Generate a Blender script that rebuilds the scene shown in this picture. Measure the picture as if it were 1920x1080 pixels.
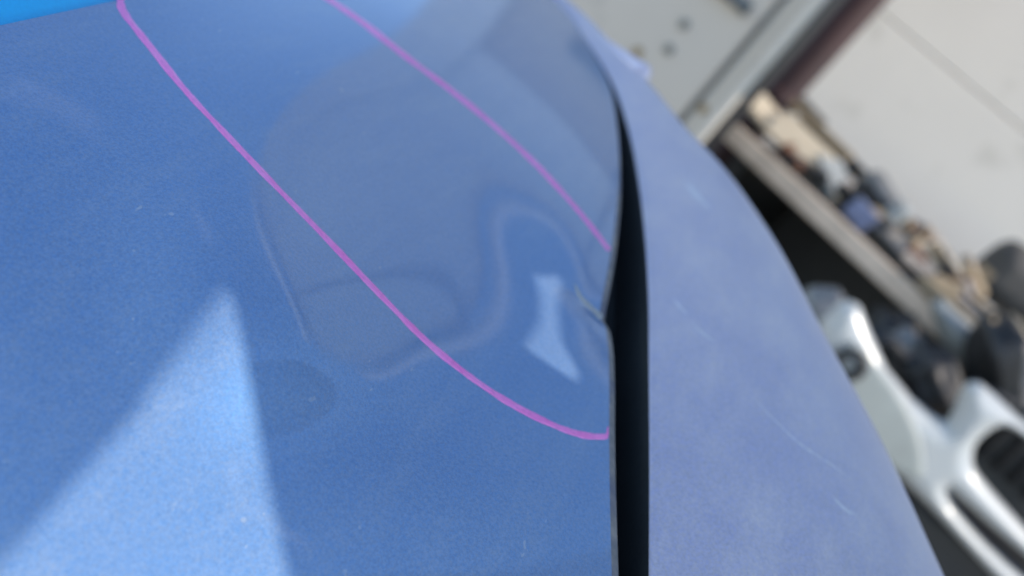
import bpy, bmesh, math, random
import numpy as np
from mathutils import Vector, Matrix

random.seed(7); np.random.seed(7)
for o in list(bpy.data.objects): bpy.data.objects.remove(o)
sc = bpy.context.scene
COL = sc.collection

# ------------------------------------------------------------------ camera
F = 1663.0                                   # focal length in photo pixels (1920 wide)
ROLL, PITCH = math.radians(39.7), math.radians(22)
CAMZ = 1.15
H_ = np.array([1, 0, 0.]); FW = np.array([0, math.cos(PITCH), -math.sin(PITCH)]); UP = np.array([0, math.sin(PITCH), math.cos(PITCH)])
XC = H_*math.cos(ROLL) + UP*math.sin(ROLL); YC = -H_*math.sin(ROLL) + UP*math.cos(ROLL)
C0 = np.array([0, 0, CAMZ])
cam = bpy.data.cameras.new('camera'); co = bpy.data.objects.new('camera', cam); COL.objects.link(co)
co.matrix_world = Matrix(((XC[0], YC[0], -FW[0], 0), (XC[1], YC[1], -FW[1], 0), (XC[2], YC[2], -FW[2], CAMZ), (0, 0, 0, 1)))
cam.sensor_width = 36; cam.lens = F/1920*36; cam.clip_start = 0.005; cam.clip_end = 500
cam.dof.use_dof = True; cam.dof.focus_distance = 0.143; cam.dof.aperture_fstop = 11.5; cam.dof.aperture_blades = 0
sc.camera = co

# ------------------------------------------------------------------ sky and sun
SUN = np.array([0.73, -0.22, 0.65]); SUN /= np.linalg.norm(SUN)
EL = math.asin(SUN[2]); AZ = math.atan2(SUN[0], SUN[1])
w = bpy.data.worlds.new('World'); sc.world = w; w.use_nodes = True
nt = w.node_tree; nt.nodes.clear()
out = nt.nodes.new('ShaderNodeOutputWorld'); bg = nt.nodes.new('ShaderNodeBackground'); sky = nt.nodes.new('ShaderNodeTexSky')
sky.sky_type = 'NISHITA'; sky.sun_disc = False; sky.sun_elevation = EL; sky.sun_rotation = AZ; sky.air_density = 1.0; sky.dust_density = 0.0; sky.altitude = 800; sky.ozone_density = 0.5
tc = nt.nodes.new('ShaderNodeTexCoord'); nz = nt.nodes.new('ShaderNodeTexNoise'); nz.inputs['Scale'].default_value = 2.6; nz.inputs['Detail'].default_value = 6; nz.inputs['Roughness'].default_value = .55
mp = nt.nodes.new('ShaderNodeMapping'); mp.inputs['Scale'].default_value = (1, 1, 2.2); mp.inputs['Location'].default_value = (.3, .1, 0)
rp = nt.nodes.new('ShaderNodeValToRGB'); rp.color_ramp.elements[0].position = .64; rp.color_ramp.elements[1].position = .82
mx = nt.nodes.new('ShaderNodeMixRGB'); mx.inputs[2].default_value = (6.5, 6.8, 7.2, 1)
nt.links.new(tc.outputs['Generated'], mp.inputs['Vector']); nt.links.new(mp.outputs[0], nz.inputs['Vector']); nt.links.new(nz.outputs['Fac'], rp.inputs[0])
nt.links.new(rp.outputs[0], mx.inputs[0]); nt.links.new(sky.outputs[0], mx.inputs[1]); nt.links.new(mx.outputs[0], bg.inputs[0]); nt.links.new(bg.outputs[0], out.inputs[0])
bg.inputs[1].default_value = 0.15
sl = bpy.data.lights.new('sun', 'SUN'); sl.energy = 2.15; sl.angle = math.radians(.4); sl.color = (1, .90, .77)
so = bpy.data.objects.new('sun', sl); COL.objects.link(so); so.rotation_euler = Vector(SUN).to_track_quat('Z', 'Y').to_euler()
sc.view_settings.view_transform = 'Standard'; sc.view_settings.look = 'None'; sc.view_settings.gamma = 1; sc.view_settings.exposure = 1.22
sc.view_settings.use_curve_mapping = False
sc.render.engine = 'CYCLES'; sc.cycles.use_denoising = True
try: sc.cycles.denoiser = 'OPENIMAGEDENOISE'
except Exception: pass

# ------------------------------------------------------------------ helpers
def rdir(px, py): return np.multiply.outer((np.asarray(px, float)-960)/F, XC) + np.multiply.outer((540-np.asarray(py, float))/F, YC) + FW
def at_depth(px, py, d): return C0 + rdir(px, py)*np.asarray(d)[..., None]
def at_y(px, py, y): r = rdir(px, py); return C0 + r*(y/r[1])
def at_z(px, py, z): r = rdir(px, py); return C0 + r*((z-CAMZ)/r[2])

def tag(o, label=None, cat=None, group=None, kind=None):
    if label: o['label'] = label
    if cat: o['category'] = cat
    if group: o['group'] = group
    if kind: o['kind'] = kind
    return o
def empty(name, loc, label, cat, group=None):
    o = bpy.data.objects.new(name, None); COL.objects.link(o); o.location = loc; o.empty_display_size = .05
    return tag(o, label, cat, group)
def mesh(name, verts, faces, mat, parent=None, smooth=True):
    me = bpy.data.meshes.new(name); me.from_pydata([tuple(map(float, v)) for v in verts], [], [tuple(map(int, f)) for f in faces]); me.update()
    if smooth:
        me.polygons.foreach_set('use_smooth', [True]*len(me.polygons))
    o = bpy.data.objects.new(name, me); COL.objects.link(o); me.materials.append(mat)
    if parent is not None:
        o.parent = parent; o.matrix_parent_inverse = Matrix.Translation(-Vector(parent.location)) if parent.parent is None and parent.type == 'EMPTY' else Matrix()
        if parent.type != 'EMPTY': o.matrix_parent_inverse = Matrix()
    return o
def from_bm(name, bm, mat, parent=None, smooth=False):
    me = bpy.data.meshes.new(name); bm.to_mesh(me); bm.free()
    if smooth: me.polygons.foreach_set('use_smooth', [True]*len(me.polygons))
    o = bpy.data.objects.new(name, me); COL.objects.link(o); me.materials.append(mat)
    if parent is not None:
        o.parent = parent
        o.matrix_parent_inverse = Matrix.Translation(-Vector(parent.location)) if parent.type == 'EMPTY' else Matrix()
    return o
def grid_mesh(name, P, mat, parent=None, flip=False):
    n, m = P.shape[:2]; idx = np.arange(n*m).reshape(n, m)
    f = np.stack([idx[:-1, :-1], idx[:-1, 1:], idx[1:, 1:], idx[1:, :-1]], -1).reshape(-1, 4)
    if flip: f = f[:, ::-1]
    return mesh(name, P.reshape(-1, 3), f, mat, parent)
def box_bm(bm, c, s, rz=0, rx=0, ry=0, bev=.004, jitter=0):
    r = bmesh.ops.create_cube(bm, size=1); vs = r['verts']
    for v in vs:
        v.co = Vector((v.co.x*s[0], v.co.y*s[1], v.co.z*s[2]))
        if jitter: v.co += Vector((random.uniform(-1, 1), random.uniform(-1, 1), random.uniform(-1, 1)))*jitter
    M = Matrix.Translation(Vector(c)) @ Matrix.Rotation(rz, 4, 'Z') @ Matrix.Rotation(ry, 4, 'Y') @ Matrix.Rotation(rx, 4, 'X')
    for v in vs: v.co = M @ v.co
    if bev:
        es = list({e for v in vs for e in v.link_edges})
        bmesh.ops.bevel(bm, geom=es, offset=bev, segments=2, affect='EDGES', profile=.5)
def box(name, c, s, mat, parent=None, **k):
    bm = bmesh.new(); box_bm(bm, c, s, **k); return from_bm(name, bm, mat, parent)
def tube(name, pts, rad, mat, parent=None, seg=14, caps=True):
    pts = [Vector(p) for p in pts]; n = len(pts)
    rads = rad if hasattr(rad, '__len__') else [rad]*n
    V = []; Fc = []
    for i, p in enumerate(pts):
        t = (pts[min(i+1, n-1)]-pts[max(i-1, 0)]).normalized()
        a = t.orthogonal().normalized() if i == 0 else (a - t*a.dot(t)).normalized()
        b = t.cross(a)
        for k in range(seg):
            q = 2*math.pi*k/seg; V.append(p + (a*math.cos(q)+b*math.sin(q))*rads[i])
    for i in range(n-1):
        for k in range(seg):
            Fc.append((i*seg+k, i*seg+(k+1) % seg, (i+1)*seg+(k+1) % seg, (i+1)*seg+k))
    if caps: Fc.append(tuple(range(seg))[::-1]); Fc.append(tuple((n-1)*seg+k for k in range(seg)))
    return mesh(name, V, Fc, mat, parent)
def catmull(P, n=12, closed=True):
    P = np.asarray(P, float); N = len(P); out_ = []
    rng = range(N) if closed else range(N-1)
    for i in rng:
        if closed: p0, p1, p2, p3 = P[i-1], P[i], P[(i+1) % N], P[(i+2) % N]
        else: p0, p1, p2, p3 = P[max(i-1, 0)], P[i], P[i+1], P[min(i+2, N-1)]
        for t in np.linspace(0, 1, n, endpoint=False):
            out_.append(.5*((2*p1)+(p2-p0)*t+(2*p0-5*p1+4*p2-p3)*t*t+(3*p1-p0-3*p2+p3)*t**3))
    if not closed: out_.append(P[-1])
    return np.array(out_)
def spline_fn(ys, xs):
    ys = np.asarray(ys, float); xs = np.asarray(xs, float)
    m = np.gradient(xs, ys)
    def f(y):
        y = np.asarray(y, float); i = np.clip(np.searchsorted(ys, y)-1, 0, len(ys)-2); h = ys[i+1]-ys[i]; t = (y-ys[i])/h
        return (2*t**3-3*t**2+1)*xs[i]+(t**3-2*t**2+t)*h*m[i]+(-2*t**3+3*t**2)*xs[i+1]+(t**3-t**2)*h*m[i+1]
    return f
def sdf_shell(name, polys, frame, res, mat, parent=None, bulge=0., k=.02, hfun=None, thick=.004):
    """closed outlines (first = outside, rest = holes) in 2-D local units -> a pressed shell with thickness"""
    o_, e1, e2, n_ = [np.asarray(a, float) for a in frame]
    segs = []; 
    for p in polys:
        p = np.asarray(p, float); segs.append(np.concatenate([p, np.roll(p, -1, 0)], 1))
    S = np.concatenate(segs); lo = polys[0].min(0)-res; hi = polys[0].max(0)+res
    nx, ny = [int(math.ceil(a)) for a in (hi-lo)/res]
    gx, gy = np.meshgrid(lo[0]+np.arange(nx+1)*res, lo[1]+np.arange(ny+1)*res, indexing='ij'); Q = np.stack([gx.ravel(), gy.ravel()], 1)
    best = np.full(len(Q), 1e9); near = Q.copy(); ins = np.zeros(len(Q), bool)
    for x0, y0, x1, y1 in S:
        d = np.array([x1-x0, y1-y0]); L = d@d+1e-12; t = np.clip(((Q-[x0, y0])@d)/L, 0, 1); c = np.array([x0, y0])+t[:, None]*d
        dd = np.linalg.norm(Q-c, axis=1); b = dd < best; best[b] = dd[b]; near[b] = c[b]
        cr = ((y0 > Q[:, 1]) != (y1 > Q[:, 1])); xx = x0+(Q[:, 1]-y0)/(y1-y0+1e-15)*(x1-x0); ins ^= cr & (Q[:, 0] < xx)
    Q2 = np.where(ins[:, None], Q, near); sd = np.where(ins, best, 0)
    idx = np.arange(len(Q)).reshape(nx+1, ny+1)
    f = np.stack([idx[:-1, :-1], idx[1:, :-1], idx[1:, 1:], idx[:-1, 1:]], -1).reshape(-1, 4)
    f = f[(ins[f].sum(1) >= 1) & (best[f].max(1) < 1e8)]
    use = np.unique(f); mp_ = -np.ones(len(Q), int); mp_[use] = np.arange(len(use)); f = mp_[f]; Q2 = Q2[use]; sd = sd[use]
    h = bulge*np.sqrt(np.clip(1-(1-np.clip(sd/k, 0, 1))**2, 0, 1))
    if hfun is not None: h = h + hfun(Q2[:, 0], Q2[:, 1])
    V = o_ + Q2[:, :1]*e1 + Q2[:, 1:]*e2 + h[:, None]*n_
    o = mesh(name, V, f, mat, parent)
    md = o.modifiers.new('solid', 'SOLIDIFY'); md.thickness = thick; md.offset = -1 if np.dot(np.cross(e1, e2), n_) > 0 else 1
    return o

# ------------------------------------------------------------------ materials
class NG:
    def __init__(s, name):
        s.m = bpy.data.materials.new(name); s.m.use_nodes = True; s.t = s.m.node_tree; s.t.nodes.clear()
        s.o = s.n('ShaderNodeOutputMaterial'); s.co = s.n('ShaderNodeTexCoord')
    def n(s, ty, **k):
        a = s.t.nodes.new(ty)
        for q, v in k.items(): setattr(a, q, v)
        return a
    def l(s, a, b): s.t.links.new(a, b)
    def noise(s, scale, detail=3, rough=.5, stretch=None, dist=0, loc=(0, 0, 0), rot=(0, 0, 0)):
        a = s.n('ShaderNodeTexNoise'); a.inputs['Scale'].default_value = scale; a.inputs['Detail'].default_value = detail; a.inputs['Roughness'].default_value = rough; a.inputs['Distortion'].default_value = dist
        m = s.n('ShaderNodeMapping'); m.inputs['Scale'].default_value = stretch or (1, 1, 1); m.inputs['Location'].default_value = loc; m.inputs['Rotation'].default_value = rot
        s.l(s.co.outputs['Object'], m.inputs[0]); s.l(m.outputs[0], a.inputs['Vector']); return a.outputs['Fac']
    def ramp(s, src, p0, p1, c0=(0, 0, 0, 1), c1=(1, 1, 1, 1)):
        r = s.n('ShaderNodeValToRGB'); e = r.color_ramp.elements; e[0].position = p0; e[1].position = p1; e[0].color = c0; e[1].color = c1; s.l(src, r.inputs[0]); return r.outputs[0]
    def mix(s, fac, a, b, mode='MIX'):
        r = s.n('ShaderNodeMixRGB', blend_type=mode)
        for i, v in ((0, fac), (1, a), (2, b)):
            if hasattr(v, 'links'): s.l(v, r.inputs[i])
            else: r.inputs[i].default_value = v if i == 0 else (tuple(v)+(1,) if len(v) == 3 else v)
        return r.outputs[0]
    def math(s, op, a, b=0):
        r = s.n('ShaderNodeMath', operation=op)
        for i, v in ((0, a), (1, b)):
            if hasattr(v, 'links'): s.l(v, r.inputs[i])
            else: r.inputs[i].default_value = v
        return r.outputs[0]
    def bsdf(s, color, rough=.5, metal=0, coat=0, coat_rough=.03, spec=.5, bump=None, bstr=.2, bdist=.001):
        b = s.n('ShaderNodeBsdfPrincipled')
        for nm, v in (('Base Color', color), ('Roughness', rough), ('Metallic', metal), ('Coat Weight', coat), ('Coat Roughness', coat_rough), ('Specular IOR Level', spec)):
            if hasattr(v, 'links'): s.l(v, b.inputs[nm])
            else: b.inputs[nm].default_value = (tuple(v)+(1,) if nm == 'Base Color' and len(v) == 3 else v)
        if bump is not None:
            bp = s.n('ShaderNodeBump'); bp.inputs['Strength'].default_value = bstr; bp.inputs['Distance'].default_value = bdist; s.l(bump, bp.inputs['Height']); s.l(bp.outputs[0], b.inputs['Normal'])
        s.b = b; return b
    def done(s, sh=None): s.l((sh or s.b).outputs[0], s.o.inputs[0]); return s.m

def simple(name, c, rough=.6, metal=0, var=.25, scale=14, dirt=(.12, .10, .08), dirt_amt=.35, bump=.15):
    g = NG(name); n1 = g.noise(scale, 5, .6); n2 = g.noise(scale*3.7, 4, .6, loc=(3, 1, 2))
    c2 = tuple(x*(1-var) for x in c)
    col = g.mix(g.ramp(n1, .35, .7), c, c2); col = g.mix(g.math('MULTIPLY', g.ramp(n2, .5, .75), dirt_amt), col, dirt)
    g.bsdf(col, rough, metal, bump=n2, bstr=bump, bdist=.003); return g.done()

def paint_hood():
    g = NG('blue_metallic_paint')
    vor = g.n('ShaderNodeTexVoronoi'); vor.inputs['Scale'].default_value = 5000; g.l(g.co.outputs['Object'], vor.inputs['Vector'])
    sep = g.n('ShaderNodeSeparateColor'); g.l(vor.outputs['Color'], sep.inputs[0])
    fl = g.ramp(sep.outputs[0], .0, 1.0, (.82, .82, .82, 1), (1.19, 1.19, 1.19, 1))
    base = g.mix(1.0, (.010, .160, .42), fl, 'MULTIPLY')
    # dry dust film, specks and faint wipe streaks
    film = g.noise(26, 4, .6, stretch=(1, .55, 1)); wipe = g.noise(160, 3, .6, stretch=(1, .12, 1), rot=(0, 0, .5))
    fine = g.noise(1500, 2, .6)
    d = g.math('MULTIPLY', g.ramp(film, .25, .8), .10); d = g.math('ADD', d, g.math('MULTIPLY', g.ramp(wipe, .5, .8), .06)); d = g.math('ADD', d, .15)
    d = g.math('MULTIPLY', d, g.math('ADD', g.math('MULTIPLY', fine, 1.2), .4))
    spk = g.ramp(g.noise(620, 2, .5, stretch=(1, .5, 1), rot=(.2, 0, .8)), .685, .74)
    patch = g.ramp(g.noise(45, 2, .5, loc=(.7, .2, 0)), .5, .62)
    spk = g.math('MULTIPLY', spk, g.math('ADD', g.math('MULTIPLY', patch, .35), .08))
    b = g.bsdf(base, .66, .45, 1.0, .07, spec=.5, bump=sep.outputs[1], bstr=.10, bdist=.0001)
    b.inputs['Coat IOR'].default_value = 1.75
    cn = g.n('ShaderNodeNewGeometry'); g.l(cn.outputs['Normal'], b.inputs['Coat Normal'])
    dust = g.n('ShaderNodeBsdfDiffuse'); dust.inputs[0].default_value = (.58, .555, .47, 1)
    ms = g.n('ShaderNodeMixShader'); g.l(g.math('MAXIMUM', d, spk), ms.inputs[0]); g.l(b.outputs[0], ms.inputs[1]); g.l(dust.outputs[0], ms.inputs[2])
    return g.done(ms)
def paint_fender():
    g = NG('dusty_blue_paint')
    vor = g.n('ShaderNodeTexVoronoi'); vor.inputs['Scale'].default_value = 3200; g.l(g.co.outputs['Object'], vor.inputs['Vector'])
    sep = g.n('ShaderNodeSeparateColor'); g.l(vor.outputs['Color'], sep.inputs[0])
    fl = g.ramp(sep.outputs[0], 0, 1, (.6, .6, .6, 1), (1.4, 1.4, 1.4, 1)); base = g.mix(1, (.025, .10, .42), fl, 'MULTIPLY')
    film = g.noise(32, 6, .65, dist=.6); smear = g.noise(110, 5, .7, stretch=(1, .25, 1), rot=(0, 0, -.4)); fine = g.noise(1300, 3, .7)
    d = g.math('ADD', g.math('MULTIPLY', g.ramp(film, .3, .75), .20), g.math('MULTIPLY', g.ramp(smear, .45, .8), .18)); d = g.math('ADD', d, .50)
    d = g.math('MULTIPLY', d, g.math('ADD', g.math('MULTIPLY', fine, .9), .55))
    b = g.bsdf(base, .45, .5, .9, .28, bump=sep.outputs[1], bstr=.1, bdist=.0001)
    dust = g.n('ShaderNodeBsdfDiffuse'); dust.inputs[0].default_value = (.66, .60, .585, 1); dust.inputs[1].default_value = .6
    ms = g.n('ShaderNodeMixShader'); g.l(d, ms.inputs[0]); g.l(b.outputs[0], ms.inputs[1]); g.l(dust.outputs[0], ms.inputs[2]); return g.done(ms)
def crayon():
    g = NG('pink_grease_pencil'); uv = g.co.outputs['UV']
    m = g.n('ShaderNodeMapping'); m.inputs['Scale'].default_value = (60, 5, 1); g.l(uv, m.inputs[0])
    a = g.n('ShaderNodeTexNoise'); a.inputs['Scale'].default_value = 1; a.inputs['Detail'].default_value = 4; g.l(m.outputs[0], a.inputs[0])
    m2 = g.n('ShaderNodeMapping'); m2.inputs['Scale'].default_value = (2.5, 5, 1); g.l(uv, m2.inputs[0])
    a2 = g.n('ShaderNodeTexNoise'); a2.inputs['Scale'].default_value = 1; a2.inputs['Detail'].default_value = 2; g.l(m2.outputs[0], a2.inputs[0])
    col = g.mix(g.ramp(a2.outputs[0], .35, .65), (1.0, .20, .56), (1.0, .30, .64)); col = g.mix(g.math('MULTIPLY', g.ramp(a.outputs[0], .4, .7), .5), col, (.88, .19, .55))
    g.bsdf(col, .4, spec=.5, bump=a.outputs[0], bstr=.4, bdist=.0003)
    m3 = g.n('ShaderNodeMapping'); m3.inputs['Scale'].default_value = (55, 26, 1); g.l(uv, m3.inputs[0]); a3 = g.n('ShaderNodeTexNoise'); a3.inputs['Scale'].default_value = 1; a3.inputs['Detail'].default_value = 4; g.l(m3.outputs[0], a3.inputs[0])
    tr = g.n('ShaderNodeBsdfTransparent'); ms = g.n('ShaderNodeMixShader'); g.l(g.ramp(a3.outputs[0], .34, .50, (.78, .78, .78, 1)), ms.inputs[0]); g.l(tr.outputs[0], ms.inputs[1]); g.l(g.b.outputs[0], ms.inputs[2]); return g.done(ms)

M_HOOD = paint_hood(); M_FEND = paint_fender(); M_PINK = crayon()
def m_hem():
    g = NG('grimy_hem_paint'); n1 = g.noise(420, 4, .6); n2 = g.noise(60, 3, .6)
    col = g.mix(g.ramp(n1, .35, .65), (.16, .155, .15), (.27, .24, .21)); col = g.mix(g.ramp(n2, .5, .75), col, (.03, .05, .13))
    g.bsdf(col, .6, bump=n1, bstr=.3, bdist=.0003); return g.done()
M_HEM = m_hem()
M_SEAL = simple('black_rubber', (.006, .010, .012), .75, var=.3, scale=200, dirt=(.012, .014, .012), dirt_amt=.3, bump=.1)
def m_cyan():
    g = NG('sky_reflection_cyan'); n = g.noise(1500, 2); c = g.mix(n, (.0, .36, .66), (.0, .44, .80)); g.bsdf(c, .35, .0, .8, .04); return g.done()  # cyan colour painted in for reflected sky
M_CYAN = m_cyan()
M_LAV = simple('lavender_highlight_paint', (.60, .55, .66), .3, var=.1, scale=60, dirt_amt=.05)
def m_plaster(name, c, spot, spots=True):
    g = NG(name); n = g.noise(1.7, 6, .6); col = g.mix(g.ramp(n, .3, .75), c, tuple(x*.90 for x in c))
    if spots:
        s1 = g.ramp(g.noise(9, 3, .55, loc=(1, 5, 2)), .62, .74); col = g.mix(g.math('MULTIPLY', s1, .45), col, spot)
    n2 = g.noise(60, 4); g.bsdf(col, .75, bump=n2, bstr=.1, bdist=.004); return g.done()
M_WALL = m_plaster('white_painted_sheet', (.66, .60, .53), (.43, .39, .33))
M_GREY = m_plaster('light_grey_painted_steel', (.57, .49, .40), (.36, .31, .26))
M_GREY2 = m_plaster('grey_flange_paint', (.56, .49, .40), (.34, .29, .23))
M_PALE = simple('pale_trim_paint', (.80, .77, .71), .6, var=.1, dirt_amt=.1)
M_MID = simple('mid_grey_rail', (.33, .33, .31), .6)
M_EDGE = simple('pale_worn_edge_board', (.72, .56, .42), .8, var=.25, scale=20, dirt=(.25, .19, .14))
M_GREYD = simple('dark_groove', (.12, .13, .13), .6)
M_BOLT = simple('weathered_bolt', (.24, .23, .20), .5, .3, scale=80)
M_BOLTR = simple('rusty_bolt', (.34, .22, .09), .7, .1, scale=80)
M_POST = simple('maroon_paint', (.030, .008, .009), .75, var=.35, scale=9, dirt=(.02, .01, .01), bump=.05)
M_WOODG = simple('weathered_board', (.44, .37, .31), .8, var=.3, scale=20, dirt=(.15, .11, .08))
M_CREAM = simple('cream_board', (.52, .43, .31), .7, var=.15, scale=12, dirt=(.4, .28, .16), dirt_amt=.25)
M_TAN = simple('tan_plywood', (.34, .25, .15), .75, var=.25, scale=16)
M_BLACK = simple('black_plastic', (.010, .010, .011), .5, var=.3, scale=20, dirt=(.03, .028, .025), dirt_amt=.4)
M_DARK = simple('dark_steel', (.035, .035, .036), .5, .5, var=.4, scale=30, dirt=(.08, .06, .05))
M_BTOP = simple('rough_black_board', (.010, .009, .008), 1.0, var=.3, scale=20, dirt=(.02, .015, .01), dirt_amt=.5)  # near-black rough tone for the bench top
M_GREYP = simple('grey_cast_metal', (.20, .20, .20), .5, .4, var=.35, scale=30)
M_LGREY = simple('pale_grey_plastic', (.30, .31, .30), .5, var=.2, scale=22)
M_BLUE = simple('faded_blue_plastic', (.17, .20, .32), .6, var=.2, scale=30)
M_RUST = simple('rusty_steel', (.20, .09, .05), .8, .2, var=.45, scale=25, dirt=(.05, .03, .02))
M_BROWN = simple('brown_grey_vinyl', (.065, .058, .052), .7, var=.2, scale=16)
def m_white():
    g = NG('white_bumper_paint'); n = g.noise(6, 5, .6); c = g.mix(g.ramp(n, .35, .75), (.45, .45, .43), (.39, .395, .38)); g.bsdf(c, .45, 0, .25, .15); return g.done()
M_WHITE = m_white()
M_WSHADE = simple('shaded_white_plastic', (.33, .34, .31), .45, var=.12, scale=9, dirt_amt=.15)  # greyer copy of the bumper white, paints its shaded face
M_GROUND = simple('dirty_concrete', (.38, .355, .32), .9, var=.4, scale=3, dirt=(.07, .06, .05))
M_STEEL = simple('galvanised_sheet', (.42, .43, .44), .5, .6, var=.2, scale=10)

# ------------------------------------------------------------------ setting
g_ = mesh('ground', [(-60, -60, 0), (60, -60, 0), (60, 60, 0), (-60, 60, 0)], [(0, 1, 2, 3)], M_GROUND, smooth=False); tag(g_, kind='structure')

# ------------------------------------------------------------------ car: hood, fender, gap
car = empty('car', (0, .2, 1.05), 'blue car with dented hood edge marked by a pink grease pencil line', 'car')
def wfit():
    T = np.array([(0, 1080, 9.3), (0, 540, 8.1), (0, 0, 6.4), (560, 1080, 8.0), (560, 540, 6.7), (560, 0, 4.8), (1140, 1080, 6.7), (1140, 540, 4.9), (1140, 250, 3.4), (1090, 60, 2.25), (1030, 0, 1.95), (850, 300, 4.9), (850, 800, 6.6)], float)
    X = (T[:, 0]-960)/F; Y = (540-T[:, 1])/F
    return np.linalg.lstsq(np.stack([X**0, X, Y, X*X, X*Y, Y*Y], -1), T[:, 2], rcond=None)[0]
WC = wfit()
def w0(px, py):
    X = (np.asarray(px, float)-960)/F; Y = (540-np.asarray(py, float))/F
    return np.maximum(WC[0]+WC[1]*X+WC[2]*Y+WC[3]*X*X+WC[4]*X*Y+WC[5]*Y*Y, 1.15)
E = spline_fn([-60, -30, 0, 20, 80, 150, 240, 330, 430, 480, 540, 575, 594, 612, 640, 700, 800, 900, 1080, 1400, 1900],
              [982, 1012, 1040, 1060, 1101, 1139, 1157, 1160, 1151, 1144, 1133, 1126, 1124, 1134, 1139, 1142, 1142, 1143, 1147, 1152, 1160])
G = spline_fn([-60, -30, 0, 20, 80, 150, 250, 330, 430, 540, 700, 900, 1080, 1400, 1900], [984, 1014, 1043, 1063, 1106, 1149, 1185, 1201, 1214, 1222, 1225, 1227, 1227, 1228, 1232])
Ssil = spline_fn([-60, -30, 0, 20, 80, 150, 255, 290, 430, 630, 820, 1080, 1400, 1900], [1000, 1032, 1064, 1088, 1146, 1212, 1300, 1335, 1440, 1548, 1650, 1770, 1915, 2130])
def gs(px, py, cx, cy, sx, sy, rot=0):
    c, s = math.cos(rot), math.sin(rot); u = (px-cx)*c+(py-cy)*s; v = -(px-cx)*s+(py-cy)*c
    return np.exp(-(u/sx)**2-(v/sy)**2)
WAVES = [(200, 0, 0.049), (315, 0, -0.137), (430, 0, -0.348), (545, 0, -0.513), (660, 0, -0.492), (775, 0, -0.675), (890, 0, -0.87), (1005, 0, -0.585), (1120, 0, -0.026), (200, 115, -0.052), (315, 115, -0.619), (430, 115, -1.216), (545, 115, -1.097), (660, 115, 0.131), (775, 115, 0.616), (890, 115, 0.337), (1005, 115, -0.347), (1120, 115, -1.077), (200, 230, -0.173), (315, 230, -1.05), (430, 230, -1.741), (545, 230, -0.578), (660, 230, 1.579), (775, 230, 2.379), (890, 230, 2.111), (1005, 230, 0.056), (1120, 230, -2.394), (200, 345, -0.244), (315, 345, -1.437), (430, 345, -2.272), (545, 345, -0.856), (660, 345, 1.345), (775, 345, 2.741), (890, 345, 3.817), (1005, 345, 1.296), (1120, 345, -3.178), (200, 460, -0.204), (315, 460, -1.821), (430, 460, -3.205), (545, 460, -2.113), (660, 460, 0.389), (775, 460, 2.314), (890, 460, 4.396), (1005, 460, 2.985), (1120, 460, -2.016), (200, 575, -0.114), (315, 575, -1.737), (430, 575, -3.384), (545, 575, -3.238), (660, 575, -0.407), (775, 575, 2.058), (890, 575, 3.486), (1005, 575, 2.761), (1120, 575, -0.439), (200, 690, -0.089), (315, 690, -1.085), (430, 690, -2.022), (545, 690, -2.074), (660, 690, 0.016), (775, 690, 2.135), (890, 690, 2.724), (1005, 690, 2.267), (1120, 690, 0.766), (200, 805, -0.109), (315, 805, -0.256), (430, 805, -0.255), (545, 805, 0.101), (660, 805, 0.967), (775, 805, 1.718), (890, 805, 1.902), (1005, 805, 1.719), (1120, 805, 1.284)]   # panel beating: (x, y, depth in mm) of soft hollows and swells
def dent(px, py):
    """depth of the dent in metres, pushed away from the camera"""
    d = .0026*gs(px, py, 1090, 560, 210, 170, .3)                      # funnel round the hit at the edge
    d += .0007*gs(px, py, 800, 330, 170, 110, .5)                      # shallow hollow further in
    d += -.0006*gs(px, py, 640, 210, 120, 80, .6)                      # oil-can wave above it
    u = (px-1130)*.81+(py-590)*.58; v = -(px-1130)*.58+(py-590)*.81    # along / across the crease
    al = np.where(u > 0, 1, np.exp(-(u/62)**2)); d += .0038*al*np.where(v < 0, np.exp(v/85), np.exp(-(v/15)**2))
    d += -.0005*gs(px, py, 1055, 660, 60, 80, -.25)                    # metal pushed up below it
    for a, b, c in WAVES: d += .001*c*np.exp(-((px-a)**2+(py-b)**2)/105.**2)
    return d
def hood_pt(px, py, lift=0.):
    return at_depth(px, py, 1/w0(px, py)+dent(np.asarray(px, float), np.asarray(py, float))-lift)
def hood_n(px, py, plain=False):
    e = 1.5; f = (lambda a, b: at_depth(a, b, 1/w0(a, b))) if plain else hood_pt
    n = np.cross(f(px+e, py)-f(px-e, py), f(px, py-e)-f(px, py+e)); n /= np.linalg.norm(n, axis=-1, keepdims=True)
    return n
CR0, CR1 = (-900, 241), (236, -3)            # crease line at the upper left
py = np.concatenate([np.arange(-60, 1120, 5.), np.linspace(1125, 1880, 60)])
s = np.concatenate([np.linspace(0, .6, 130, endpoint=False), np.linspace(.6, 1, 180)])
Epy = E(py); PX = -760+(Epy[:, None]+760)*s[None, :]; PY = np.repeat(py[:, None], len(s), 1)
# rows bend so that the panel ends along the crease line at the upper left
def top_y(px): return np.where(px < 236, CR0[1]+(px-CR0[0])/(CR1[0]-CR0[0])*(CR1[1]-CR0[1]), -3-(px-236)*.28).clip(-60, 240)
ty = top_y(PX); PY = np.where(PY < 300, 300-(300-PY)*(300-ty)/360., PY)
PX = -760+(E(PY[:, -1])[:, None]+760)*s[None, :]
hood = grid_mesh('hood', hood_pt(PX, PY), M_HOOD, car, flip=True)
hood['label'] = 'glossy blue hood with a creased dent at its edge'
ey = py[py > -55]; ex = E(ey); Pe = hood_pt(ex, ey); ne = hood_n(ex, ey, True)
te = np.gradient(Pe, axis=0); te /= np.linalg.norm(te, axis=1, keepdims=True); oe = np.cross(te, ne); 
oe *= np.sign((oe@XC))[:, None]
rows = []; R_ = (.0006+.0016/(1+np.exp(-(ey-330)/45.)))[:, None]; RD = .0009
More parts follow.
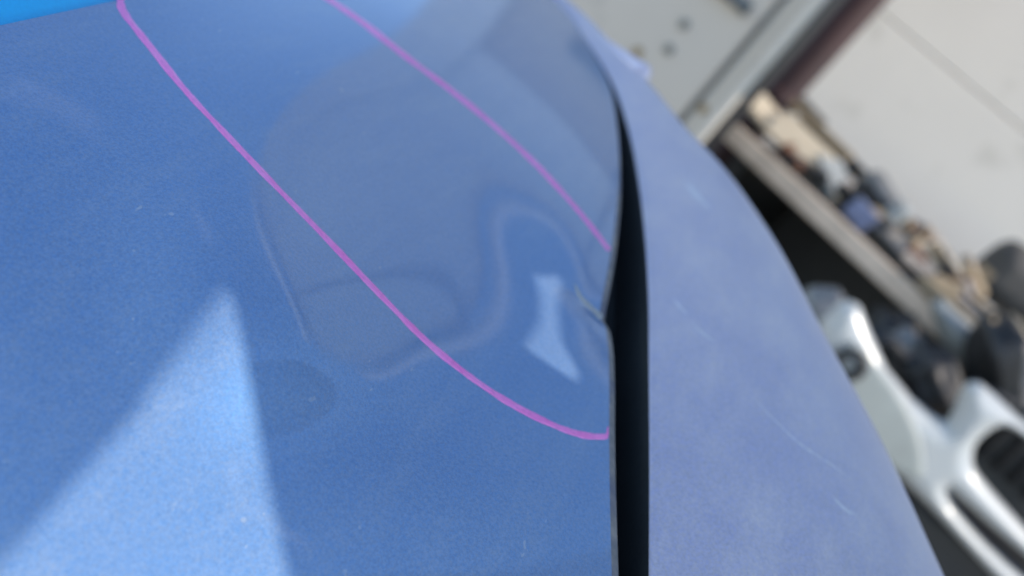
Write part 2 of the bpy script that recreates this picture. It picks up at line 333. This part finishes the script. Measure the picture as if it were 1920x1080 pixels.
for th in np.linspace(0, math.pi/2, 8): rows.append(Pe+oe*R_*math.sin(th)-ne*RD*(1-math.cos(th))-ne*.00004)
for dd in (.004, .008, .014): rows.append(rows[7]-ne*dd)
grid_mesh('hem', np.stack(rows, 1), M_HEM, hood, flip=True)['label'] = 'grimy folded hem along the hood edge'

# fender
fy = np.concatenate([np.arange(-60, 1120, 8.), np.linspace(1125, 1880, 50)]); gx = G(fy); sx = Ssil(fy); dG = 1/w0(gx, fy)
th0 = math.radians(22); TH = np.concatenate([np.linspace(th0, math.radians(80), 60), np.linspace(math.radians(82), math.radians(125), 30)])
fpx = gx[:, None]+(sx-gx)[:, None]*(np.sin(TH)-math.sin(th0))/(1-math.sin(th0))
Dd = np.minimum((sx-gx)*dG/F*1.15, .05); fd = dG[:, None]+Dd[:, None]*(math.cos(th0)-np.cos(TH))
def fend_pt(t, y, lift=0):
    g0 = G(y); s0 = Ssil(y); d0 = 1/w0(g0, y); D0 = np.minimum((s0-g0)*d0/F*1.15, .05)
    return at_depth(g0+(s0-g0)*(np.sin(t)-math.sin(th0))/(1-math.sin(th0)), y, d0+D0*(math.cos(th0)-np.cos(t))-lift)
def fend_theta(px, y): return np.arcsin(np.clip((px-G(y))/(Ssil(y)-G(y))*(1-math.sin(th0))+math.sin(th0), -1, 1))
FP = at_depth(fpx, np.repeat(fy[:, None], len(TH), 1), fd)
nf = hood_n(gx, fy, True); tf = np.gradient(FP[:, 0], axis=0); tf /= np.linalg.norm(tf, axis=1, keepdims=True); of = np.cross(tf, nf); of *= np.sign(of@XC)[:, None]
r2 = .0007; roll = [FP[:, 0]-of*r2*math.sin(a)-nf*r2*(1-math.cos(a)) for a in np.linspace(math.pi/2, .15, 5)]
fender = grid_mesh('fender', np.concatenate([np.stack(roll, 1), FP], 1), M_FEND, car, flip=True); fender['label'] = 'matt dusty lavender blue fender'
inner = np.stack([roll[0]-nf*d for d in (0, .004, .009, .014)], 1); inner[:, 0] += -nf*.00003
grid_mesh('fender_flange', inner, M_SEAL, fender)['label'] = 'black inner flange inside the panel gap'
M_SCR = simple('pale_scratch', (.66, .65, .67), .7, var=.2, scale=700, dirt=(.36, .40, .58), dirt_amt=.9)
def scratch(pts, wid):
    P = catmull(pts, 10, False); T_ = np.gradient(P, axis=0); T_ /= np.linalg.norm(T_, axis=1, keepdims=True); Nn = np.stack([-T_[:, 1], T_[:, 0]], 1)
    W = wid*np.sin(np.linspace(.05, math.pi-.05, len(P)))*(1+.3*np.random.randn(len(P))).clip(.3, 2); cols = []
    for k in (-.5, 0, .5):
        q = P+Nn*(W*k)[:, None]; cols.append(fend_pt(fend_theta(q[:, 0], q[:, 1]), q[:, 1], .00005 if k == 0 else .000005))
    grid_mesh('scratch', np.stack(cols, 1), M_SCR, fender)
for pts, wd in (([(1405, 738), (1450, 785), (1500, 832), (1560, 872), (1600, 902)], 3.2), ([(1282, 338), (1305, 365), (1332, 392)], 9), ([(1296, 605), (1318, 625), (1342, 642)], 4), ([(1560, 930), (1585, 955), (1610, 968)], 5), ([(1262, 560), (1275, 575), (1290, 590)], 4)): scratch(pts, wd)
# gutter floor under the gap
hx = hood_pt(E(fy), fy)-nf*.0135; fl = np.stack([hx-of*.004, hx*.5+inner[:, -1]*.5+nf*.002, inner[:, -1]+of*.003], 1)
grid_mesh('gap_seal', fl, M_SEAL, car)
# narrow lip at the far end of the fender, edge highlight put into its paint
lp = np.array([(1052, 8), (1085, 40), (1130, 82), (1170, 112), (1196, 132), (1208, 141)], float); lp = catmull(lp, 6, False)
ld = 1/w0(G(lp[:, 1]), lp[:, 1])+.012
lr = np.interp(np.linspace(0, 1, len(lp)), [0, .5, .9, .97, 1], [.0014, .0034, .0046, .0040, .0014])
tube('fender_lip', list(at_depth(lp[:, 0], lp[:, 1], ld)), list(lr), M_LAV, car)['label'] = 'rounded lip at the far end of the fender, coloured as its edge highlight'
# panel beyond the crease, its cyan put in for sky reflected at grazing
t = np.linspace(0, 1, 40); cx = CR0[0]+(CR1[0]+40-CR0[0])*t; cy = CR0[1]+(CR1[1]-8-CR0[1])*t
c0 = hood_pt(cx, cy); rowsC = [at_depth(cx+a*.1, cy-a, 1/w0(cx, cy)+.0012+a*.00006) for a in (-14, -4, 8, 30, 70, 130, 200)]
grid_mesh('sky_tinted_panel', np.stack(rowsC, 1), M_CYAN, car)['label'] = 'panel beyond the hood crease coloured cyan for the reflected sky'

# pink grease pencil outline
def ribbon(name, pts, wid, label):
    P = catmull(pts, 14, False); W = np.interp(np.linspace(0, 1, len(P)), np.linspace(0, 1, len(wid)), wid)
    W = .57*W*(1+.10*np.sin(np.arange(len(P))*.23)+.07*np.sin(np.arange(len(P))*.61+1)+.03*np.random.randn(len(P)))
    T_ = np.gradient(P, axis=0); T_ /= np.linalg.norm(T_, axis=1, keepdims=True); Nn = np.stack([-T_[:, 1], T_[:, 0]], 1)
    cols = []; K = np.array([-.5, -.42, -.2, 0, .2, .42, .5]); L = [-.00002, .00008, .00016, .00013, .00016, .00008, -.00002]
    for k, h in zip(K, L):
        q = P+Nn*(W*k)[:, None]; cols.append(hood_pt(q[:, 0], q[:, 1], h+.00003))
    o = grid_mesh(name, np.stack(cols, 1), M_PINK, hood, flip=True); o['label'] = label
    uv = o.data.uv_layers.new(name='UVMap'); ln = np.concatenate([[0], np.cumsum(np.linalg.norm(np.diff(P, axis=0), axis=1))])/300.
    n7 = len(K)
    for lo_ in o.data.loops:
        i, j = divmod(lo_.vertex_index, n7); uv.data[lo_.index].uv = (ln[i]*.05, K[j]*3) if False else (K[j]*.2+.1, ln[i])
    return o
ribbon('marker_line', [(262, -30), (232, -8), (226, 6), (237, 30), (280, 85), (350, 172), (430, 258), (520, 352), (620, 455), (720, 560), (800, 640), (880, 705), (960, 758), (1040, 798), (1095, 816), (1138, 819)], [20, 26, 24, 21, 19, 18, 18, 19, 20, 20, 21, 18], 'longer pink grease pencil line curving below the dent')
ribbon('marker_line', [(1137, 822), (1139, 812), (1140, 800)], [11, 8, 4], 'short pink hook where the line meets the hood edge')
ribbon('marker_line', [(560, -40), (610, -6), (680, 42), (760, 105), (840, 165), (920, 230), (1000, 303), (1060, 367), (1105, 420), (1140, 466)], [20, 18, 17, 16, 15, 15, 14, 13, 13], 'shorter pink grease pencil line above the dent')
ribbon('marker_line', [(1138, 462), (1142, 469)], [11, 11], 'bright pink dot where the line ends at the edge')

# cracked paint along the crease, and a dab of paint inside the gap
M_CHIP = simple('bare_chipped_edge', (.50, .50, .47), .6, var=.5, scale=900, dirt=(.12, .12, .10), dirt_amt=.6)
_p = M_PINK; M_PINK = M_CHIP
ribbon('paint_crack', [(1078, 533), (1086, 552), (1096, 566), (1108, 577), (1118, 586), (1128, 597)], [4, 12, 16, 15, 18, 14], 'cracked paint along the sharp crease')
M_PINK = _p
# ------------------------------------------------------------------ added steel sheet, out of frame: shades the panels, cut to shape the sun patches
def sheet():
    base = hood_pt(np.array([700.]), np.array([600.]))[0]; o_ = base+SUN*.36
    e1 = np.cross(SUN, [0, 0, 1]); e1 /= np.linalg.norm(e1); e2 = np.cross(SUN, e1)
    def proj(pts):
        pts = np.asarray(pts, float); nx_ = np.roll(pts, -1, 0); pts = np.concatenate([pts+(nx_-pts)*t for t in np.arange(10)/10.], 1).reshape(-1, 2); P = hood_pt(pts[:, 0], pts[:, 1])-o_; return np.stack([P@e1, P@e2], 1)
    wedge = proj([(428, 540), (442, 580), (470, 730), (500, 900), (540, 1085), (600, 1300), (-160, 1250), (5, 1060), (130, 915), (268, 762), (274, 742), (350, 640), (418, 545)])
    hole = proj([(1003, 518), (1052, 518), (1045, 580), (1052, 640), (1085, 700), (1078, 714), (1040, 690), (985, 652), (1012, 605), (1014, 560)])  # second opening, added for the small light patch beside the dent
    need = np.concatenate([hood_pt(*[a.ravel() for a in np.meshgrid([-150, 200, 600, 900, 1040], [-20, 300, 700, 1150, 1350])]), FP[::6, ::8].reshape(-1, 3)])-o_
    need = np.stack([need@e1, need@e2], 1); lo, hi = need.min(0)-.02, need.max(0)+.02
    corners = np.array([(lo[0], lo[1]), (hi[0], lo[1]), (hi[0], hi[1]), (lo[0], hi[1])])
    bm = bmesh.new()
    for poly in (corners, wedge, hole):
        vs = [bm.verts.new(tuple(o_+q[0]*e1+q[1]*e2)) for q in poly]
        for i in range(len(vs)): bm.edges.new((vs[i-1], vs[i]))
    bmesh.ops.triangle_fill(bm, use_beauty=True, use_dissolve=False, edges=bm.edges[:])
    o = from_bm('shade_sheet', bm, M_STEEL); md = o.modifiers.new('solid', 'SOLIDIFY'); md.thickness = .0015; md.offset = 0
    global SHEET_C; SHEET_C = [o_+q[0]*e1+q[1]*e2 for q in corners]
    return o
sh = sheet(); tag(sh, 'added unseen grey steel sheet, cut to shade the hood around a sun wedge', 'steel sheet')

# ------------------------------------------------------------------ grey steel box wall on the left
YG = 1.42; GA = math.radians(-20)             # the box stands slightly askew
pv = at_y(1434, 140, YG); pv[2] = 0; gr = np.array([math.cos(GA), math.sin(GA), 0]); gn = np.array([math.sin(GA), -math.cos(GA), 0])   # right along the wall, outward normal
def at_wall(px, py): r = rdir(px, py); return C0+r*(np.dot(pv-C0, gn)/np.dot(r, gn))
gu = float(np.dot(at_wall(1376, 108)-pv, gr)); ZT = 2.12; UL = -0.60
gw = empty('grey_steel_wall', tuple(pv-gr*.3), 'light grey bolted steel wall behind the far end of the hood', 'wall')
def gbox(name, u0, u1, z0, z1, front, th, mat, bev=.004):
    c = pv+gr*(u0+u1)/2+gn*(front-th/2); return box(name, (c[0], c[1], (z0+z1)/2), (u1-u0, th, z1-z0), mat, gw, rz=GA, bev=bev)
gbox('panel', UL+.151, gu-.006, 0, 1.525, 0, .03, M_GREY)
gbox('panel', UL+.151, -.0245, 1.53, ZT, .006, .03, M_PALE)  # unseen pale upper panel, added to lighten the wall mirrored in the hood
gbox('panel', .002, .55, 1.53, ZT, .006, .03, M_PALE)  # unseen run to the right, added to fill out the mirrored wall
gbox('groove', gu-.016, gu+.014, .01, 1.52, -.012, .02, M_GREYD, 0)
gbox('flange', gu+.006, -.024, 0, 1.525, .004, .03, M_GREY2, .006)
gbox('edge_strip', -.0235, 0, 0, ZT+.01, .020, .05, M_GREY2, .005)
cc_ = pv+gr*(UL+.56)/2+gn*.03; box('cap_rail', (cc_[0]-gn[0]*.09, cc_[1]-gn[1]*.09, ZT+.15), (.58-UL, .03, .44), M_PALE, gw, rz=GA, rx=math.radians(-42), bev=.006)
gbox('edge_strip', UL, UL+.15, 0, ZT+.01, .020, .05, M_PALE, .005)
gbox('gap_shade_strip', .0006, .006, 0, 1.5, .012, .05, M_BLACK, .003)  # black strip standing in for the shade in the gap by the post
for zr, hr, mt in ((1.16, .020, M_GREYD), (1.215, .022, M_GREYD), (1.275, .026, M_GREYD), (1.35, .03, M_GREYD)):
    gbox('rail', -.30, gu-.03, zr-hr/2, zr+hr/2, .018, .03, mt)
for (bx_, by_, mt) in ((1283, 46, M_BOLT), (1254, 93, M_BOLT), (1393, 20, M_BOLT), (1320, 205, M_BOLTR), (1196, 98, M_BOLTR)):
    p = at_wall(bx_, by_); tube('bolt', [p-gn*.006, p+gn*.004, p+gn*.006], [.0085, .0085, .005], mt, gw, 8)

# ------------------------------------------------------------------ white wall, post
YW = 2.25
xl = at_y(1600, 100, YW)[0]-.12; zj = at_y(1800, 145, YW)[2]
ww = empty('white_wall', (xl+1.2, YW, 0), 'white panelled wall behind the cluttered workbench', 'wall')
box('panel', (xl+1.3, YW+.03, (zj-.001)/2), (2.6, .04, zj-.001), M_WALL, ww, bev=.003)
box('panel', (xl+1.3, YW+.03, (zj+.001+2.9)/2), (2.6, .04, 2.9-zj-.001), M_WALL, ww, bev=.003)
box('backing', (xl+1.3, YW+.0725, 1.45), (2.6, .04, 2.88), M_GREY, ww, bev=0)
box('fascia', (xl+1.3, YW-.03, 2.93), (2.64, .16, .12), M_LGREY, ww, bev=.006)
YP = 1.95; pp = at_y(1545, 85, YP)
post = empty('steel_post', (pp[0], YP, 0), 'dark maroon round steel post between grey and white walls', 'post')
tube('shaft', [(pp[0], YP, .0), (pp[0], YP, 1.85)], .036, M_POST, post, 24)
pb = at_y(1475, 185, YP); tube('collar', [(pp[0], YP, pb[2]-.03), (pp[0], YP, pb[2]+.012)], .041, M_POST, post, 24)

# ------------------------------------------------------------------ workbench
ZB = 1.0
b1 = at_z(1388, 240, ZB); b2 = at_z(1733, 556, ZB); bd = (b2-b1); bd[2] = 0; bd /= np.linalg.norm(bd); bn = np.array([-bd[1], bd[0], 0])
if bn[1] < 0: bn = -bn
brz = math.atan2(bd[1], bd[0]); BL = 1.7
def bench(u, v, z): return b1+bd*u+bn*v+np.array([0, 0, z])
wb = empty('workbench', tuple(bench(.8, .25, -ZB)), 'long dark workbench with a pale front edge and clutter on top', 'workbench')
box('bench_top', bench(BL/2, .22, -.012), (BL, .42, .022), M_BTOP, wb, rz=brz, bev=.002)
box('edge_board', bench(BL/2, .0, -.016), (BL+.02, .018, .034), M_EDGE, wb, rz=brz, bev=.003)
box('back_board', bench(BL/2, .40, -.50), (BL-.06, .02, .90), M_BLACK, wb, rz=brz, bev=0)  # black on back, sides and shelf paints in the shade under the bench
for u in (.03, BL-.03): box('side_board', bench(u, .21, -.48), (.03, .36, .88), M_BLACK, wb, rz=brz, bev=.002)
box('lower_shelf', bench(BL/2, .20, -.55), (BL-.1, .36, .02), M_BLACK, wb, rz=brz, bev=.002)
def on_bench(px, py, h, frac):
    """a spot on the bench top, frac of the way back, seen at that pixel column"""
    r = rdir(px, py); P0 = bench(0, .5*frac, h); t = np.dot(P0-C0, bn)/np.dot(r, bn); P = C0+r*t; P[2] = ZB+.001+h; return P
def junk(name, px, py, size, mat, label, cat, frac=.4, rz=0, ry=0, rx=0, jit=.002, bev=.004, lift=0):
    """lies on the bench (or on the heap) at the spot seen there"""
    r = rdir(px, py); t = np.dot(bench(0, .42*frac, 0)-C0, bn)/np.dot(r, bn); c = C0+r*t
    o = box(name, (0, 0, 0), size, mat, None, jitter=jit, bev=bev); o.location = c; o.rotation_euler = (rx, ry, brz+rz)
    return tag(o, label, cat)
R = math.radians
junk('board_offcut', 1428, 203, (.075, .07, .012), M_CREAM, 'small cream board offcut lying nearest the maroon post', 'board', .30, R(15), R(12), R(28))
junk('board_offcut', 1497, 268, (.125, .075, .012), M_CREAM, 'largest cream board offcut lying behind the bench edge', 'board', .30, R(8), R(4), R(42))
junk('metal_bracket', 1562, 335, (.085, .06, .02), M_LGREY, 'pale grey bracket lying beside the largest cream offcut', 'bracket', .35, R(-15), R(25), R(20))
junk('battery_lid', 1505, 200, (.11, .05, .022), M_DARK, 'dark flat lid behind the cream offcuts', 'lid', .7, R(4), R(6), R(10))
junk('wooden_strip', 1528, 235, (.20, .02, .02), M_TAN, 'thin tan strip lying behind the largest cream offcut', 'strip', .62, R(2), R(3))
junk('black_cover', 1535, 262, (.085, .05, .035), M_BLACK, 'black plastic cover between tan strip and white wall', 'cover', .75, R(-8), R(10))
junk('wood_chip', 1585, 295, (.05, .03, .02), M_WOODG, 'small tan block near the black covers', 'block', .8, R(20), R(20))
junk('black_cover', 1610, 325, (.075, .045, .03), M_BLACK, 'black plastic cover beside the pale grey casting', 'cover', .75, R(12), R(5))
junk('castings', 1650, 372, (.11, .06, .055), M_GREYP, 'rounded pale grey casting against the white wall', 'casting', .65, R(6), R(18), R(10), bev=.018).name = 'metal_casting'
junk('plastic_box', 1612, 400, (.05, .045, .04), M_BLUE, 'small faded blue box behind the bench edge', 'box', .25, R(20), R(10))
junk('cardboard_piece', 1660, 425, (.08, .05, .025), M_TAN, 'tan cardboard scrap right of the blue box', 'cardboard', .4, R(-20), R(10), R(15))
junk('grey_cup', 1682, 400, (.035, .035, .045), M_LGREY, 'small pale grey cap in front of the casting', 'cap', .45, R(30), R(15), bev=.010)
junk('steel_tray', 1590, 355, (.10, .05, .02), M_BLACK, 'black tray under the pale grey bracket', 'tray', .45, R(5))
junk('rusty_plate', 1690, 462, (.12, .06, .014), M_GREYP, 'flat grey plate lying in the middle of the bench', 'plate', .35, R(5), R(8), R(20))
junk('board_offcut', 1755, 497, (.10, .085, .012), M_CREAM, 'cream board offcut lying beside the brown grey seat', 'board', .5, R(-12), R(12), R(30))
junk('red_rag', 1775, 545, (.045, .03, .018), M_RUST, 'small rusty red scrap on the right of the bench', 'scrap', .35, R(30), R(10))
junk('wooden_batten', 1850, 590, (.42, .028, .02), M_TAN, 'long tan batten lying along the right of the bench', 'batten', .55, R(1), R(2))
junk('wooden_batten', 1795, 560, (.22, .024, .02), M_WOODG, 'short grey brown batten in front of the tan one', 'batten', .3, R(-3), R(0))
junk('black_pot', 1870, 612, (.05, .05, .045), M_BLACK, 'black pot between the battens at the right edge', 'pot', .3, R(10), bev=.012)
junk('board_offcut', 1912, 632, (.07, .05, .02), M_CREAM, 'cream block at the right edge of the frame', 'board', .35, R(20), R(20))
junk('wooden_batten', 1865, 655, (.30, .03, .024), M_TAN, 'tan batten hanging over the bench edge above the grille', 'batten', .0, R(1), R(2))

KIND = ((M_TAN, 'small tan wooden scrap among the clutter on the workbench', 'tan scraps on the workbench'), (M_DARK, 'small dark metal scrap among the clutter on the workbench', 'dark scraps on the workbench'), (M_WOODG, 'small grey brown scrap among the clutter on the workbench', 'grey brown scraps on the workbench'), (M_RUST, 'small rusty scrap among the clutter on the workbench', 'rusty scraps on the workbench'))
rs = random.Random(11)
for k in range(60):
    mt, lb, grp = KIND[(0, 1, 2, 0, 3, 1, 2)[k % 7]]
    tt = rs.random(); off = rs.uniform(12, 92); px_ = 1400+tt*520+off*.64; py_ = 245+tt*440-off*.62
    sz = (rs.uniform(.02, .075), rs.uniform(.012, .03), rs.uniform(.008, .028))
    o = junk('scrap', px_, py_, sz, mt, lb, 'scrap', .15+.75*(off-18)/77, rs.uniform(-.7, .7), rs.uniform(-.5, .5), rs.uniform(-.4, .4), jit=.004, bev=.003); o['group'] = grp

# brown-grey seat pad leaning on the wall
def px_shell(name, polys, y, mat, parent=None, **k):
    conv = []
    for p in polys:
        P = np.array([at_y(a, b, y) for a, b in p]); conv.append(P[:, [0, 2]])
    return sdf_shell(name, conv, ((0, y, 0), (1, 0, 0), (0, 0, 1), (0, -1, 0)), k.pop('res', .004), mat, parent, **k)
st = px_shell('seat_pad', [catmull([(1800, 520), (1840, 480), (1885, 452), (1925, 462), (2010, 540), (2080, 620), (2040, 700), (1960, 660), (1880, 590)], 8)], 1.86, M_BROWN, bulge=.05, k=.05, thick=.03)
tag(st, 'brown grey seat pad leaning on the white wall', 'seat pad')

# ------------------------------------------------------------------ white bumper, its grille and the things around it
YB = 1.12
bmp = empty('bumper', tuple(at_y(1740, 900, YB)), 'white car bumper with black grille opening below the bench', 'bumper')
outer = np.array([(1592, 562), (1612, 572), (1630, 620), (1662, 690), (1705, 742), (1745, 775), (1772, 792), (1786, 770), (1800, 735), (1814, 716), (1836, 716), (1870, 745), (1930, 800), (2010, 880), (2080, 950), (2080, 1200), (1960, 1180), (1875, 1090), (1800, 1010), (1730, 935), (1690, 895), (1640, 860), (1560, 790), (1500, 700), (1540, 600), (1570, 570)], float)
grille = catmull([(1868, 797), (1895, 800), (1935, 828), (2020, 900), (2040, 960), (2000, 1030), (1955, 1022), (1900, 965), (1840, 895), (1823, 862), (1832, 825)], 6)
slot = catmull([(1776, 912), (1790, 922), (1860, 985), (1960, 1072), (2000, 1120), (1980, 1130), (1930, 1090), (1850, 1018), (1795, 955), (1778, 928)], 6)
def bh(x, z): return 0
body = px_shell('bumper_skin', [outer, grille, slot], YB, M_WHITE, bmp, bulge=.022, k=.028, res=.0025, thick=.004)
shade = px_shell('shaded_recess', [catmull([(1600, 640), (1650, 690), (1700, 760), (1728, 830), (1730, 890), (1700, 890), (1640, 850), (1590, 760), (1570, 690)], 6)], YB-.0235, M_WSHADE, bmp, bulge=.004, k=.01, res=.003, thick=.003)  # shade of the bumper's left face put into a greyer piece
gb = px_shell('grille_insert', [catmull([(1850, 780), (1960, 830), (2060, 930), (2030, 1050), (1960, 1045), (1880, 975), (1815, 880), (1815, 820)], 6)], YB+.03, M_BLACK, bmp, res=.006, thick=.003)
for k in range(5):
    a = at_y(1835+28*k, 845+36*k*.75+10, YB+.02); q = at_y(1835+28*k+150, 845+36*k*.75-120, YB+.02)
    tube('grille_bar', [a, q], .005, M_DARK, bmp, 8)
pe = at_y(1592, 682, YB-.03)
tube('emblem_ring', [pe+np.array([math.cos(q)*.016, -.004, math.sin(q)*.016]) for q in np.linspace(0, 2*math.pi, 20)], .0065, M_DARK, bmp, 8)
tube('emblem_disc', [pe, pe+np.array([0, -.003, 0])], .012, M_LGREY, bmp, 16)
# black crate carrying the bumper
pc = at_y(1800, 1090, YB+.02)
cr = empty('plastic_crate', (pc[0], YB+.1, 0), 'black plastic crate standing under the white bumper', 'crate')
zt = at_y(1830, 1060, YB)[2]+.02
box('crate_body', (pc[0], YB+.16, (zt-.012)/2), (.62, .26, zt-.012), M_BLACK, cr, bev=.01); box('crate_rim', (pc[0], YB+.16, zt), (.65, .285, .02), M_BLACK, cr, bev=.006)

b2s = px_shell('wheel_arch_piece', [catmull([(1745, 575), (1765, 560), (1790, 580), (1822, 608), (1850, 640), (1862, 672), (1840, 700), (1815, 700), (1785, 670), (1760, 630)], 8)], 1.36, M_LGREY, bulge=.03, k=.03, thick=.004)
tag(b2s, 'white crumpled bodywork piece hanging below the bench edge', 'body piece')
def lump(name, px, py, y, size, mat, label, cat, rz=0, ry=0):
    bm = bmesh.new(); bmesh.ops.create_icosphere(bm, subdivisions=3, radius=1)
    ph = random.random()*9
    for v in bm.verts:
        c = v.co; kf = 1+.16*math.sin(c.x*5+ph)*math.sin(c.y*6)+.12*math.sin(c.z*9+ph); m = max(abs(c.x), abs(c.y), abs(c.z)); kf *= (.55+.45/m*.8)
        v.co = Vector((c.x*size[0]*kf, c.y*size[1]*kf, c.z*size[2]*kf))
    o = from_bm(name, bm, mat, None, True); o.location = at_y(px, py, y); o.rotation_euler = (0, ry, rz); return tag(o, label, cat)
lump('engine_part', 1670, 655, 1.42, (.07, .05, .045), M_DARK, 'dark engine part behind the tip of the white bumper', 'engine part', .3, .6)
lump('engine_part', 1705, 680, 1.32, (.05, .05, .03), M_GREYP, 'grey metal engine part above the bumper notch', 'engine part', .3, .7)
lump('engine_part', 1745, 715, 1.28, (.06, .05, .04), M_DARK, 'dark engine part right above the bumper notch', 'engine part', .1, .5)
lump('engine_part', 1535, 585, 1.30, (.035, .04, .04), M_GREYP, 'small grey engine part at the fender silhouette', 'engine part', .1, .5)
lump('engine_part', 1875, 700, 1.30, (.09, .05, .045), M_DARK, 'dark engine part behind the bumper grille', 'engine part', .1, .7)
pts = [at_y(a, b, 1.26) for a, b in ((1640, 640), (1665, 640), (1690, 665), (1730, 690), (1790, 745), (1850, 735), (1900, 760))]
tag(tube('hose', list(catmull(pts, 8, False)), .011, M_BLACK, None, 10), 'black rubber hose among the engine parts', 'hose')
